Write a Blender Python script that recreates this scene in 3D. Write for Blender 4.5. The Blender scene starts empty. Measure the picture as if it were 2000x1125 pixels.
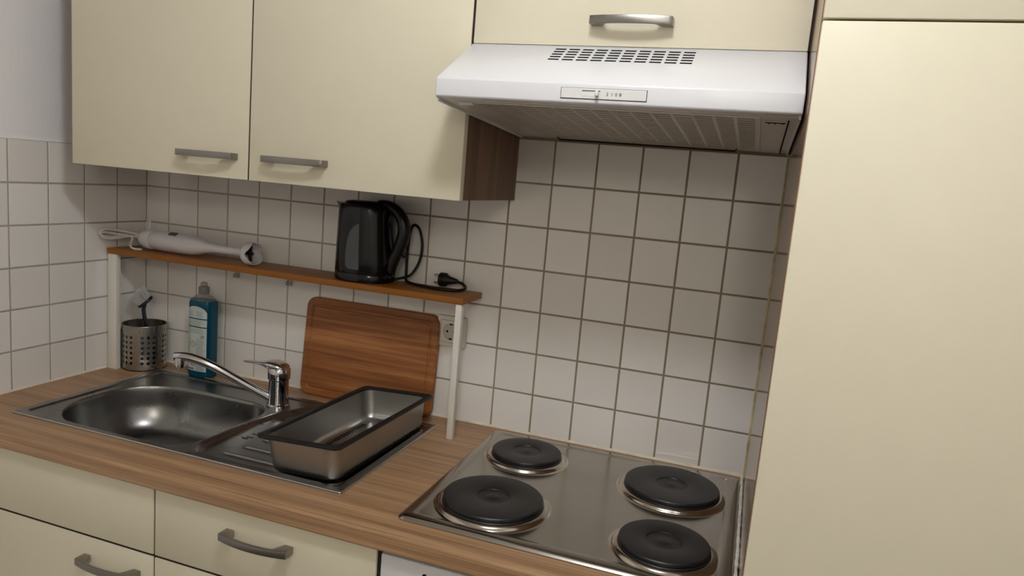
import bpy, bmesh, math, random
from mathutils import Vector, Matrix, Euler
random.seed(7)

# ------------------------------------------------------------------ camera, world, exposure
scene = bpy.context.scene
COL = scene.collection
cam_data = bpy.data.cameras.new('camera')
cam_data.sensor_fit = 'HORIZONTAL'
cam_data.sensor_width = 36.0
cam_data.lens = 1408.54 / 2000.0 * 36.0
cam_data.clip_start = 0.02
cam = bpy.data.objects.new('camera', cam_data)
cam.location = (1.63209, -1.60712, 1.50533)
cam.rotation_euler = (1.419465, -0.084716, 0.330552)
COL.objects.link(cam)
scene.camera = cam

world = bpy.data.worlds.new('world')
scene.world = world
world.use_nodes = True
world.node_tree.nodes['Background'].inputs[0].default_value = (0.02, 0.02, 0.02, 1)
world.node_tree.nodes['Background'].inputs[1].default_value = 1.0

scene.view_settings.view_transform = 'Standard'
scene.view_settings.look = 'None'
scene.view_settings.gamma = 1.0
scene.view_settings.use_curve_mapping = False
scene.view_settings.exposure = 0.0

LAMP_POS = (1.43, -1.14, 2.335)
LAMP_STRENGTH = 72.0
LAMP_COLOR = (0.955, 0.985, 1.02)
FILL_LAMP_POS = (1.95, -3.0, 2.2)  # added fill lamp, out of view behind the camera
FILL_LAMP_STRENGTH = 25.0
FILL_LAMP_COLOR = (1.0, 0.95, 0.83)
CEIL = 2.42
ROOM_X1, ROOM_Y0 = 2.45, -4.3

# ------------------------------------------------------------------ materials
def srgb(r, g, b):
    f = lambda c: (c / 255 / 12.92) if c / 255 <= 0.04045 else ((c / 255 + 0.055) / 1.055) ** 2.4
    return (f(r), f(g), f(b), 1.0)

class NT:
    def __init__(self, name):
        self.m = bpy.data.materials.new(name)
        self.m.use_nodes = True
        self.t = self.m.node_tree
        self.b = self.t.nodes['Principled BSDF']
    def n(self, typ, **kw):
        nd = self.t.nodes.new(typ)
        for k, v in kw.items():
            setattr(nd, k, v)
        return nd
    def l(self, a, b):
        self.t.links.new(a, b)
    def coords(self, scale, rot=(0, 0, 0)):
        tc = self.n('ShaderNodeTexCoord')
        mp = self.n('ShaderNodeMapping')
        mp.inputs['Scale'].default_value = scale
        mp.inputs['Rotation'].default_value = rot
        self.l(tc.outputs['Object'], mp.inputs['Vector'])
        return mp.outputs[0]
    def noise(self, vec, scale, detail=3, rough=0.55, dist=0.0):
        nd = self.n('ShaderNodeTexNoise')
        nd.inputs['Scale'].default_value = scale
        nd.inputs['Detail'].default_value = detail
        nd.inputs['Roughness'].default_value = rough
        nd.inputs['Distortion'].default_value = dist
        if vec is not None:
            self.l(vec, nd.inputs['Vector'])
        return nd.outputs['Fac']
    def ramp(self, fac, stops):
        r = self.n('ShaderNodeValToRGB')
        while len(r.color_ramp.elements) < len(stops):
            r.color_ramp.elements.new(0.5)
        for e, (p, c) in zip(r.color_ramp.elements, stops):
            e.position = p
            e.color = c
        self.l(fac, r.inputs[0])
        return r.outputs[0]
    def mrange(self, fac, a, b, lo=0.0, hi=1.0):
        r = self.n('ShaderNodeMapRange')
        r.inputs[1].default_value = lo
        r.inputs[2].default_value = hi
        r.inputs[3].default_value = a
        r.inputs[4].default_value = b
        self.l(fac, r.inputs[0])
        return r.outputs[0]
    def bump(self, fac, strength, dist=0.001):
        b = self.n('ShaderNodeBump')
        b.inputs['Strength'].default_value = strength
        b.inputs['Distance'].default_value = dist
        self.l(fac, b.inputs['Height'])
        self.l(b.outputs[0], self.b.inputs['Normal'])

def plain(name, color, rough=0.5, metal=0.0, spec=0.5, bump=None, var=0.0, varscale=8.0, coat=0.0, trans=0.0, ior=1.45, rvar=0.0):
    k = NT(name)
    k.b.inputs['Base Color'].default_value = color
    k.b.inputs['Roughness'].default_value = rough
    k.b.inputs['Metallic'].default_value = metal
    k.b.inputs['Specular IOR Level'].default_value = spec
    k.b.inputs['Coat Weight'].default_value = coat
    k.b.inputs['Coat Roughness'].default_value = 0.08
    k.b.inputs['Transmission Weight'].default_value = trans
    k.b.inputs['IOR'].default_value = ior
    if var or rvar:
        f = k.noise(k.coords((1, 1, 1)), varscale, 4)
        if var:
            c1 = tuple(min(1, c * (1 - var)) for c in color[:3]) + (1,)
            c2 = tuple(min(1, c * (1 + var)) for c in color[:3]) + (1,)
            k.l(k.ramp(f, [(0.3, c1), (0.7, c2)]), k.b.inputs['Base Color'])
        if rvar:
            k.l(k.mrange(f, rough - rvar, rough + rvar, 0.3, 0.7), k.b.inputs['Roughness'])
    if bump:
        f = k.noise(k.coords((1, 1, 1)), bump[0], 2)
        k.bump(f, bump[1], bump[2] if len(bump) > 2 else 0.001)
    return k.m

def wood(name, dark, mid, light, axis, grain=90.0, stretch=0.05, rough=0.45, coat=0.0, broad=9.0, bump=0.12, mixf=0.5):
    """long grain running along axis 0/1/2"""
    k = NT(name)
    sc = [1, 1, 1]
    sc[axis] = stretch
    v = k.coords(tuple(sc))
    fine = k.noise(v, grain, 5, 0.65, 0.3)
    big = k.noise(v, broad, 3, 0.5, 1.2)
    mx = k.n('ShaderNodeMix', data_type='FLOAT')
    mx.inputs[0].default_value = mixf
    k.l(fine, mx.inputs[2])
    k.l(big, mx.inputs[3])
    k.l(k.ramp(mx.outputs[0], [(0.34, dark), (0.5, mid), (0.66, light)]), k.b.inputs['Base Color'])
    k.b.inputs['Roughness'].default_value = rough
    k.b.inputs['Coat Weight'].default_value = coat
    k.b.inputs['Coat Roughness'].default_value = 0.12
    k.bump(fine, bump, 0.0006)
    return k.m

def steel(name, color, rough, axis=0, brush=250.0, bump=0.05, stain=0.0, aniso=0.0):
    k = NT(name)
    sc = [1, 1, 1]
    sc[axis] = 0.02
    f = k.noise(k.coords(tuple(sc)), brush, 2)
    k.b.inputs['Metallic'].default_value = 1.0
    k.b.inputs['Base Color'].default_value = color
    g = k.noise(k.coords((1, 1, 1)), 14.0, 5, 0.6, 0.6)
    k.l(k.mrange(g, rough * 0.9, rough * 1.12, 0.3, 0.7), k.b.inputs['Roughness'])
    if stain:
        dk = tuple(c * (1 - stain) for c in color[:3]) + (1,)
        k.l(k.ramp(g, [(0.2, dk), (0.8, color)]), k.b.inputs['Base Color'])
    k.b.inputs['Anisotropic'].default_value = aniso
    if bump > 0:
        k.bump(f, bump, 0.0003)
    return k.m

def emis(name, color, strength):
    k = NT(name)
    k.b.inputs['Base Color'].default_value = (0.8, 0.8, 0.8, 1)
    k.b.inputs['Emission Color'].default_value = tuple(color) + (1,)
    k.b.inputs['Emission Strength'].default_value = strength
    return k.m

def tile_mat():
    k = NT('glazed_tile')
    oi = k.n('ShaderNodeObjectInfo')
    k.l(k.ramp(oi.outputs['Random'], [(0.0, srgb(233, 228, 222)), (0.5, srgb(238, 234, 228)), (1.0, srgb(242, 238, 233))]), k.b.inputs['Base Color'])
    k.b.inputs['Roughness'].default_value = 0.11
    tc = k.n('ShaderNodeTexCoord')
    add = k.n('ShaderNodeVectorMath', operation='ADD')
    k.l(tc.outputs['Object'], add.inputs[0])
    cmb = k.n('ShaderNodeCombineXYZ')
    mul = k.n('ShaderNodeMath', operation='MULTIPLY')
    mul.inputs[1].default_value = 37.0
    k.l(oi.outputs['Random'], mul.inputs[0])
    for i in range(3):
        k.l(mul.outputs[0], cmb.inputs[i])
    k.l(cmb.outputs[0], add.inputs[1])
    f = k.noise(add.outputs[0], 14.0, 2)
    k.bump(f, 0.08, 0.002)
    return k.m

def grout_mat():
    """cement joint, soiled towards the hob end of the wall"""
    k = NT('grout')
    tc = k.n('ShaderNodeTexCoord')
    sep = k.n('ShaderNodeSeparateXYZ')
    k.l(tc.outputs['Object'], sep.inputs[0])
    f = k.noise(tc.outputs['Object'], 6.0, 4)
    add = k.n('ShaderNodeMath', operation='ADD')
    k.l(sep.outputs[0], add.inputs[0])
    k.l(k.mrange(f, -0.25, 0.25, 0.3, 0.7), add.inputs[1])
    k.l(k.ramp(k.mrange(add.outputs[0], 0.0, 1.0, 0.2, 1.5), [(0.15, srgb(182, 173, 160)), (0.85, srgb(146, 134, 112))]), k.b.inputs['Base Color'])
    k.b.inputs['Roughness'].default_value = 0.9
    return k.m

M = {}
M['tile'] = tile_mat()
M['grout'] = grout_mat()
M['grout_light'] = plain('grout_light', srgb(176, 169, 160), 0.9, var=0.12, varscale=6.0)
M['plaster'] = plain('white_plaster', srgb(242, 239, 240), 0.85, bump=(140.0, 0.5, 0.002))
M['room_wall'] = plain('room_wall', srgb(232, 230, 227), 0.9, bump=(90.0, 0.3))
M['ceiling'] = plain('ceiling_paint', srgb(228, 224, 218), 0.9)
M['floor'] = plain('floor_vinyl', srgb(112, 100, 90), 0.5, var=0.15)
M['cream'] = plain('cream_laminate', srgb(226, 218, 194), 0.42, spec=0.4, bump=(420.0, 0.12, 0.0006), var=0.008, varscale=25)
M['cream_edge'] = plain('cream_edging', srgb(214, 203, 172), 0.5)
M['walnut_v'] = wood('walnut_laminate_vertical', srgb(92, 66, 48), srgb(118, 86, 64), srgb(142, 106, 80), 2, 60, 0.05, 0.5, broad=14)
M['panel_side'] = wood('tall_panel_laminate', srgb(120, 92, 66), srgb(136, 106, 80), srgb(150, 118, 90), 2, 60, 0.05, 0.12, broad=14, bump=0.0)
M['panel_edge'] = plain('panel_edging', srgb(150, 104, 62), 0.5)
M['worktop'] = wood('worktop_laminate', srgb(128, 96, 68), srgb(166, 130, 96), srgb(196, 160, 122), 0, 260, 0.012, 0.4, broad=34, mixf=0.38)
M['shelf_wood'] = wood('honey_stained_board', srgb(132, 76, 8), srgb(148, 88, 10), srgb(162, 100, 16), 0, 50, 0.05, 0.45)
M['bamboo'] = wood('bamboo', srgb(106, 58, 26), srgb(150, 92, 46), srgb(186, 128, 74), 0, 90, 0.03, 0.5, broad=22)
M['white_paint'] = plain('white_paint', srgb(226, 222, 212), 0.5, bump=(60, 0.3))
M['hood_white'] = plain('white_enamel', srgb(228, 228, 231), 0.28)
M['hood_grey'] = plain('grey_white_plastic', srgb(226, 224, 220), 0.45)
M['hood_under'] = plain('hood_underside', srgb(226, 220, 210), 0.22)
M['slit_grey'] = plain('grille_slit', srgb(152, 142, 127), 0.5)
M['black'] = plain('black_void', srgb(8, 8, 8), 0.9, spec=0.1)
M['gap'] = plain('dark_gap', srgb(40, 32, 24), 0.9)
M['nickel'] = steel('brushed_nickel', srgb(150, 146, 140), 0.34, 0, 300, 0.1)
M['sink_steel'] = steel('sink_steel', srgb(142, 142, 141), 0.29, 0, 260, 0.0, stain=0.05)
M['tray_steel'] = steel('tray_steel', srgb(172, 170, 166), 0.33, 1, 260, 0.02)
M['hob_steel'] = steel('hob_steel', srgb(180, 175, 168), 0.2, 0, 200, 0.015, stain=0.1)
M['ring_steel'] = plain('burner_ring_steel', srgb(196, 188, 176), 0.17, 1.0, var=0.1, varscale=18)
M['cup_steel'] = steel('cup_steel', srgb(172, 167, 160), 0.27, 2, 260, 0.03)
M['chrome'] = plain('chrome', srgb(205, 205, 207), 0.07, 1.0)
M['iron'] = plain('cast_iron', srgb(27, 26, 27), 0.4, bump=(220, 0.25, 0.0006), var=0.25, varscale=22)
M['black_rubber'] = plain('black_rubber', srgb(24, 23, 23), 0.5)
M['kettle'] = plain('black_gloss_plastic', srgb(9, 10, 14), 0.14)
M['kettle_matte'] = plain('black_satin_plastic', srgb(13, 13, 15), 0.32)
M['window_grey'] = plain('smoked_water_window', srgb(84, 86, 90), 0.25)
M['cord_black'] = plain('black_cord', srgb(16, 15, 15), 0.5)
M['white_plastic'] = plain('white_plastic', srgb(222, 219, 222), 0.35)
M['cord_white'] = plain('white_cord', srgb(224, 218, 214), 0.45)
M['liquid'] = plain('teal_soap', srgb(0, 74, 96), 0.12, trans=0.2, ior=1.36)
def clear(name, color, alpha, rough=0.1):
    k = NT(name)
    k.b.inputs['Base Color'].default_value = color
    k.b.inputs['Roughness'].default_value = rough
    k.b.inputs['Alpha'].default_value = alpha
    return k.m
M['clear'] = clear('clear_plastic', srgb(92, 98, 98), 0.34)
M['clear_cap'] = clear('clear_cap_plastic', srgb(112, 110, 108), 0.6, 0.2)
M['clear_clip'] = clear('clear_clip_plastic', srgb(215, 212, 205), 0.4, 0.15)
M['label_white'] = plain('label_paper', srgb(192, 200, 194), 0.5)
M['print_grey'] = plain('label_print', srgb(150, 162, 160), 0.6)
M['print_dark'] = plain('label_print_dark', srgb(52, 62, 66), 0.6)
M['print_blue'] = plain('label_print_blue', srgb(96, 106, 156), 0.6)
M['print_red'] = plain('pictogram_red', srgb(186, 60, 66), 0.6)
M['bristle'] = plain('white_bristle', srgb(214, 212, 212), 0.6)
M['brush_black'] = plain('black_brush_plastic', srgb(30, 30, 36), 0.3)
M['silicone'] = plain('cream_silicone', srgb(232, 220, 202), 0.45, var=0.12, varscale=30)
M['silicone_old'] = plain('yellowed_silicone', srgb(206, 192, 148), 0.5, var=0.35, varscale=26)
M['caulk_white'] = plain('white_filler', srgb(232, 224, 212), 0.7, var=0.3, varscale=35)
M['socket'] = plain('socket_plastic', srgb(224, 218, 206), 0.35)
M['socket_dark'] = plain('socket_recess', srgb(196, 188, 176), 0.4)
M['appliance'] = plain('appliance_white', srgb(222, 222, 224), 0.35)
M['steel_bright'] = plain('bright_steel', srgb(205, 202, 196), 0.25, 1.0)
M['lamp_glass'] = emis('lit_opal_glass', LAMP_COLOR, LAMP_STRENGTH)
M['fill_lamp_glass'] = emis('fill_globe_glass', FILL_LAMP_COLOR, FILL_LAMP_STRENGTH)

# ------------------------------------------------------------------ mesh helpers
def origin(o):
    v = Vector((0, 0, 0))
    while o is not None:
        v += o.location
        o = o.parent
    return v

def finish(me, smooth, angle):
    if smooth:
        me.polygons.foreach_set('use_smooth', [True] * len(me.polygons))
        me.set_sharp_from_angle(angle=math.radians(angle))

def obj(name, bm, mat, parent=None, world=True, smooth=True, angle=25, loc=None):
    if world and parent is not None:
        bmesh.ops.translate(bm, verts=bm.verts, vec=-origin(parent))
    if loc is not None:
        bmesh.ops.translate(bm, verts=bm.verts, vec=-Vector(loc))
    me = bpy.data.meshes.new(name)
    bmesh.ops.recalc_face_normals(bm, faces=bm.faces)
    bm.to_mesh(me)
    bm.free()
    finish(me, smooth, angle)
    me.materials.append(M[mat] if isinstance(mat, str) else mat)
    o = bpy.data.objects.new(name, me)
    COL.objects.link(o)
    if parent is not None:
        o.parent = parent
    elif loc is not None:
        o.location = loc
    return o

def thing(name, loc, label, cat, group=None, rot=(0, 0, 0)):
    o = bpy.data.objects.new(name, None)
    o.empty_display_size = 0.05
    o.location = loc
    o.rotation_euler = rot
    COL.objects.link(o)
    o['label'] = label
    o['category'] = cat
    if group:
        o['group'] = group
    return o

def struct(o, label=None):
    o['kind'] = 'structure'
    if label:
        o['label'] = label
    return o

def inst(src, name, parent, loc=(0, 0, 0), rot=None, scale=None):
    o = bpy.data.objects.new(name, src.data)
    COL.objects.link(o)
    o.parent = parent
    o.location = loc
    if rot:
        o.rotation_euler = rot
    if scale:
        o.scale = scale
    return o

def box(x0, x1, y0, y1, z0, z1, bev=0.0, seg=2, bm=None):
    b = bmesh.new()
    bmesh.ops.create_cube(b, size=1.0)
    for v in b.verts:
        v.co = Vector(((x0 + x1) / 2 + v.co.x * (x1 - x0), (y0 + y1) / 2 + v.co.y * (y1 - y0), (z0 + z1) / 2 + v.co.z * (z1 - z0)))
    if bev > 0:
        bmesh.ops.bevel(b, geom=list(b.edges), offset=bev, segments=seg, affect='EDGES', profile=0.5)
    if bm is not None:
        return merge(bm, b)
    return b

def merge(dst, src):
    vm = {}
    for v in src.verts:
        vm[v.index if False else v] = dst.verts.new(v.co)
    for f in src.faces:
        try:
            dst.faces.new([vm[v] for v in f.verts])
        except ValueError:
            pass
    src.free()
    return dst

def loft(loops, close_u=True, cap0=True, cap1=True, bm=None):
    """loops: list of equal-length lists of points"""
    bm = bm or bmesh.new()
    vs = [[bm.verts.new(p) for p in lp] for lp in loops]
    n = len(loops[0])
    for a, b in zip(vs, vs[1:]):
        for i in range(n if close_u else n - 1):
            j = (i + 1) % n
            bm.faces.new((a[i], a[j], b[j], b[i]))
    if cap0:
        bm.faces.new(vs[0])
    if cap1:
        bm.faces.new(vs[-1])
    return bm

def lathe(profile, seg=48, center=(0, 0, 0), bm=None, cap0=True, cap1=True):
    loops = []
    for r, z in profile:
        r = max(r, 1e-5)
        loops.append([(center[0] + r * math.cos(2 * math.pi * i / seg), center[1] + r * math.sin(2 * math.pi * i / seg), center[2] + z) for i in range(seg)])
    return loft(loops, True, cap0, cap1, bm)

def frames(pts):
    P = [Vector(p) for p in pts]
    T = []
    for i in range(len(P)):
        a = P[max(i - 1, 0)]
        b = P[min(i + 1, len(P) - 1)]
        T.append((b - a).normalized())
    up = Vector((0, 0, 1)) if abs(T[0].z) < 0.9 else Vector((1, 0, 0))
    n = (up - T[0] * up.dot(T[0])).normalized()
    out = []
    for i, t in enumerate(T):
        n = (n - t * n.dot(t)).normalized()
        out.append((P[i], t, n, t.cross(n)))
    return out

def catmull(pts, per=6):
    P = [Vector(p) for p in pts]
    out = []
    for i in range(len(P) - 1):
        p0, p1, p2, p3 = P[max(i - 1, 0)], P[i], P[i + 1], P[min(i + 2, len(P) - 1)]
        for k in range(per):
            t = k / per
            out.append(0.5 * ((2 * p1) + (p2 - p0) * t + (2 * p0 - 5 * p1 + 4 * p2 - p3) * t * t + (3 * p1 - p0 - 3 * p2 + p3) * t ** 3))
    out.append(P[-1])
    return out

def tube(pts, r, seg=10, bm=None, flat=1.0):
    """r: float or list; flat scales the 2nd cross axis"""
    F = frames(pts)
    loops = []
    for i, (p, t, n, b) in enumerate(F):
        rr = r[i] if isinstance(r, (list, tuple)) else r
        loops.append([p + n * rr * math.cos(2 * math.pi * k / seg) + b * rr * flat * math.sin(2 * math.pi * k / seg) for k in range(seg)])
    return loft(loops, True, True, True, bm)

def rrect(x0, x1, y0, y1, r, seg=6):
    pts = []
    for cx, cy, a0 in ((x1 - r, y1 - r, 0), (x0 + r, y1 - r, 90), (x0 + r, y0 + r, 180), (x1 - r, y0 + r, 270)):
        for i in range(seg + 1):
            a = math.radians(a0 + 90 * i / seg)
            pts.append((cx + r * math.cos(a), cy + r * math.sin(a)))
    return pts

def prism_x(profile_yz, x0, x1, bev=0.0, seg=2, bm=None):
    b = loft([[(x0, y, z) for y, z in profile_yz], [(x1, y, z) for y, z in profile_yz]])
    bmesh.ops.recalc_face_normals(b, faces=b.faces)
    if bev:
        bmesh.ops.bevel(b, geom=list(b.edges), offset=bev, segments=seg, affect='EDGES', profile=0.5)
    if bm is not None:
        return merge(bm, b)
    return b

def sstep(a, b, x):
    t = min(1, max(0, (x - a) / (b - a)))
    return t * t * (3 - 2 * t)

# ------------------------------------------------------------------ the room
CT = 0.90                      # worktop height
PX = 1.6765                    # left face of the tall cabinet's side panel
D0, E0, TP = 0.0782, 0.0986, 0.10
ROW5 = CT + 0.0975             # first grout line above the worktop

struct(obj('floor', box(-0.1, ROOM_X1, ROOM_Y0, 0.1, -0.05, 0.0), 'floor', smooth=False))
struct(obj('ceiling', box(-0.1, ROOM_X1, ROOM_Y0, 0.1, CEIL, CEIL + 0.05), 'ceiling', smooth=False))
wall_back = struct(obj('wall_back', box(-0.1, ROOM_X1, 0.0013, 0.10, 0.0, CEIL), 'grout', smooth=False))
wall_left = struct(obj('wall_left', box(-0.1, -0.0055, ROOM_Y0, 0.10, 0.0, CEIL), 'plaster', smooth=False))
struct(obj('wall_right', box(ROOM_X1, ROOM_X1 + 0.1, ROOM_Y0, 0.1, 0, CEIL), 'room_wall', smooth=False))
struct(obj('wall_front', box(-0.1, ROOM_X1 + 0.1, ROOM_Y0 - 0.1, ROOM_Y0, 0, CEIL), 'room_wall', smooth=False))
obj('grout_bed', box(-0.0055, -0.0013, -1.3, 0.0013, CT - 0.004, ROW5 + 0.5), 'grout_light', wall_left, smooth=False)

GW = 0.0021                    # half joint width
def tile_mesh(w, h, nrm):
    """tile w wide, h high, centred; front face looks along nrm ('-y' or '+x'), front plane at 0"""
    b = box(-w / 2, w / 2, 0, 0.006, -h / 2, h / 2)
    es = [e for e in b.edges if all(v.co.y < 0.001 for v in e.verts)]
    bmesh.ops.bevel(b, geom=es, offset=0.0012, segments=2, affect='EDGES', profile=0.6)
    if nrm == '+x':
        bmesh.ops.rotate(b, verts=b.verts, cent=(0, 0, 0), matrix=Matrix.Rotation(math.pi / 2, 3, 'Z'))
    return b
tile_cache = {}
def tile(parent, nrm, u0, u1, z0, z1):
    key = (nrm, round(u1 - u0, 4), round(z1 - z0, 4))
    uc, zc = (u0 + u1) / 2, (z0 + z1) / 2
    loc = (uc, 0, zc) if nrm == '-y' else (0, uc, zc)
    if key not in tile_cache:
        o = obj('tile', tile_mesh(u1 - u0, z1 - z0, nrm), 'tile', parent, world=False, angle=15)
        o.location = loc
        tile_cache[key] = o
    else:
        o = inst(tile_cache[key], 'tile', parent, loc)
    o.rotation_euler = (random.uniform(-1, 1) * 0.0016, 0, random.uniform(-1, 1) * 0.0016) if nrm == '-y' else (0, random.uniform(-1, 1) * 0.0016, random.uniform(-1, 1) * 0.0016)
    return o

xs = [0.0] + [D0 + TP * k for k in range(17)]
zs = [CT] + [ROW5 + TP * k for k in range(7)]
for i in range(len(xs) - 1):
    for j in range(len(zs) - 1):
        if j == 6 and xs[i] < 1.05:
            continue
        x0 = xs[i] + (0.0008 if i == 0 else GW)
        x1 = xs[i + 1] - (GW if i < len(xs) - 2 else 0.001)
        tile(wall_back, '-y', x0, x1, zs[j] + (0.001 if j == 0 else GW), zs[j + 1] - GW)
ys = [0.0] + [-(E0 + TP * k) for k in range(12)]
for i in range(len(ys) - 1):
    for j in range(6):
        tile(wall_left, '+x', ys[i + 1] + GW, ys[i] - (0.0008 if i == 0 else GW), zs[j] + (0.001 if j == 0 else GW), zs[j + 1] - (GW if j < 5 else 0.001))

# silicone joints
def trim(n, pts, r, mat):
    struct(obj('trim_%d' % n, tube(pts, r, 8), mat))
trim(1, [(0.0, -0.0005, CT + 0.001), (1.1, -0.0005, CT + 0.001), (PX, -0.0005, CT + 0.001)], 0.0042, 'silicone')
trim(2, [(0.0005, 0.0, CT + 0.001), (0.0005, -0.55, CT + 0.001)], 0.0036, 'silicone')
pts = [(PX - 0.0005, -0.001, CT + 0.02 * i) for i in range(0, 36)]
trim(3, pts, 0.0026, 'silicone_old')
random.seed(3)
pts = [(1.6725 + random.uniform(-0.0006, 0.0006), -0.004 - 0.0125 * i, CT + 0.0028 + random.uniform(-0.0006, 0.0006)) for i in range(46)]
rs = [0.0034 + random.uniform(-0.0010, 0.0008) for _ in pts]
struct(obj('trim_4', tube(pts, rs, 8), 'caulk_white'))
struct(obj('trim_5', tube([(-0.0045, 0.0, zs[6] + 0.001), (-0.0045, -1.2, zs[6] + 0.001)], 0.0032, 8), 'plaster'))

# ------------------------------------------------------------------ bow handle
def handle(parent, xc, zc, yface, length=0.146):
    """bow handle lying along x, standing out towards -y from plane yface: one closed outline, extruded in z"""
    L = length / 2
    n = 18
    ol = [(xc - L, yface)]
    for i in range(n + 1):
        s = -1 + 2 * i / n
        ol.append((xc + s * L, yface - (0.0235 + 0.0095 * (1 - s * s))))
    ol += [(xc + L, yface), (xc + L - 0.017, yface)]
    for i in range(n + 1):
        s = 1 - 2 * i / n
        s *= (L - 0.029) / L
        ol.append((xc + s * L, yface - (0.0178 + 0.0095 * (1 - s * s))))
    ol.append((xc - L + 0.017, yface))
    b = loft([[(x, y, zc - 0.0068) for x, y in ol], [(x, y, zc + 0.0068) for x, y in ol]])
    bmesh.ops.recalc_face_normals(b, faces=b.faces)
    es = [e for e in b.edges if e.calc_face_angle(0) > math.radians(60)]
    bmesh.ops.bevel(b, geom=es, offset=0.0007, segments=2, affect='EDGES', profile=0.5)
    bmesh.ops.triangulate(b, faces=[f for f in b.faces if len(f.verts) > 4])
    return obj('handle', b, 'nickel', parent, angle=30)

def door(name, x0, x1, z0, z1, yf, parent, mat='cream', th=0.018):
    return obj(name, box(x0, x1, yf, yf + th, z0, z1, 0.0011, 2), mat, parent)

# ------------------------------------------------------------------ base cabinets
YF = -0.575
def carcass(x0, x1, z0, z1, y0, y1, parent, mat, th=0.016, top=True):
    b = bmesh.new()
    box(x0, x0 + th, y0, y1, z0, z1, bm=b)
    box(x1 - th, x1, y0, y1, z0, z1, bm=b)
    box(x0 + th, x1 - th, y0, y1, z0, z0 + th, bm=b)
    if top:
        box(x0 + th, x1 - th, y0, y1, z1 - th, z1, bm=b)
    box(x0 + th, x1 - th, y1 - 0.006, y1, z0 + th, z1 - (th if top else 0), bm=b)
    return obj('body', b, mat, parent, smooth=False)

c1 = thing('sink_cabinet', (0.31, -0.3, 0.0), 'cream base cabinet under the sink, in the left corner by the tiled side wall', 'cabinet')
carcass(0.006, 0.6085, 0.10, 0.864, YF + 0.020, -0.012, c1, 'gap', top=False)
obj('plinth', box(0.006, 0.6085, -0.52, -0.505, 0.0, 0.099), 'cream_edge', c1)
door('fixed_front', 0.008, 0.6065, 0.7245, 0.863, YF, c1)
d = door('door', 0.008, 0.6065, 0.105, 0.7190, YF, c1)
handle(d, 0.504, 0.6755, YF)
obj('gap_shade_strip', box(0.012, 0.6045, YF + 0.0030, YF + 0.0198, 0.7191, 0.7243), 'gap', c1)  # dark strip standing in for the shade inside the front gap
c2 = thing('drawer_cabinet', (0.85, -0.3, 0.0), 'cream base cabinet with drawers in front of the sink drainer', 'cabinet')
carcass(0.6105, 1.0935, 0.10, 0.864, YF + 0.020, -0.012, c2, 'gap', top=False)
obj('plinth', box(0.6105, 1.0935, -0.52, -0.505, 0.0, 0.099), 'cream_edge', c2)
for k, (z0, z1) in enumerate(((0.7245, 0.863), (0.418, 0.7190), (0.105, 0.4125))):
    d = door('drawer', 0.6108, 1.0905, z0, z1, YF, c2)
    handle(d, 0.8515, z1 - 0.045 if k else 0.8155, YF)
obj('gap_shade_strip', box(0.6125, 1.0890, YF + 0.0030, YF + 0.0198, 0.7191, 0.7243), 'gap', c2)  # dark strips in the drawer gaps, shade put in as colour
obj('gap_shade_strip', box(0.6125, 1.0890, YF + 0.0030, YF + 0.0198, 0.4126, 0.4178), 'gap', c2)
obj('gap_shade_strip', box(0.6067, 0.6106, YF + 0.0030, YF + 0.0198, 0.105, 0.863), 'gap', c2)
obj('gap_shade_strip', box(1.0910, 1.0975, YF + 0.0045, YF + 0.0198, 0.105, 0.863), 'gap', c2)
ap = thing('kitchen_appliance', (1.385, -0.3, 0.0), 'white appliance front under the hotplates, beside the drawer cabinet', 'appliance')
obj('body', box(1.0985, 1.668, -0.552, -0.02, 0.09, 0.855, 0.002), 'appliance', ap)
pn = obj('front_panel', box(1.0985, 1.668, YF + 0.001, -0.5525, 0.715, 0.855, 0.003), 'appliance', ap)
obj('front_door', box(1.0985, 1.668, YF + 0.001, -0.5525, 0.10, 0.709, 0.003), 'appliance', ap)
b = lathe([(0.0042, 0), (0.0042, 0.0006)], 16)
bmesh.ops.rotate(b, verts=b.verts, cent=(0, 0, 0), matrix=Matrix.Rotation(math.pi / 2, 3, 'X'))
bmesh.ops.translate(b, verts=b.verts, vec=(1.1822, YF + 0.0008, 0.8345))
obj('symbol', b, 'black', pn)

# ------------------------------------------------------------------ worktop with the sink cut-out
HX0, HX1, HY0, HY1 = 0.150, 0.952, -0.484, -0.088
YW = -0.588
WB = 0.865
prof = []
for i in range(7):
    a = math.radians(90 + 90 * i / 6)
    prof.append((YW + 0.0065 + 0.0065 * math.cos(a), CT - 0.0065 + 0.0065 * math.sin(a)))
for i in range(5):
    a = math.radians(180 + 90 * i / 4)
    prof.append((YW + 0.005 + 0.005 * math.cos(a), WB + 0.005 + 0.005 * math.sin(a)))
prof += [(HY0, WB), (HY0, CT)]
wb = prism_x(prof, 0.0, PX - 0.001)
box(0.0, PX - 0.001, HY1, -0.0005, WB, CT, bm=wb)
box(0.0, HX0, HY0, HY1, WB, CT, bm=wb)
box(HX1, PX - 0.001, HY0, HY1, WB, CT, bm=wb)
wt = obj('worktop', wb, 'worktop', angle=50)
wt['label'] = 'long brown wood-grain worktop with rounded front edge'
wt['category'] = 'worktop'

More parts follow.
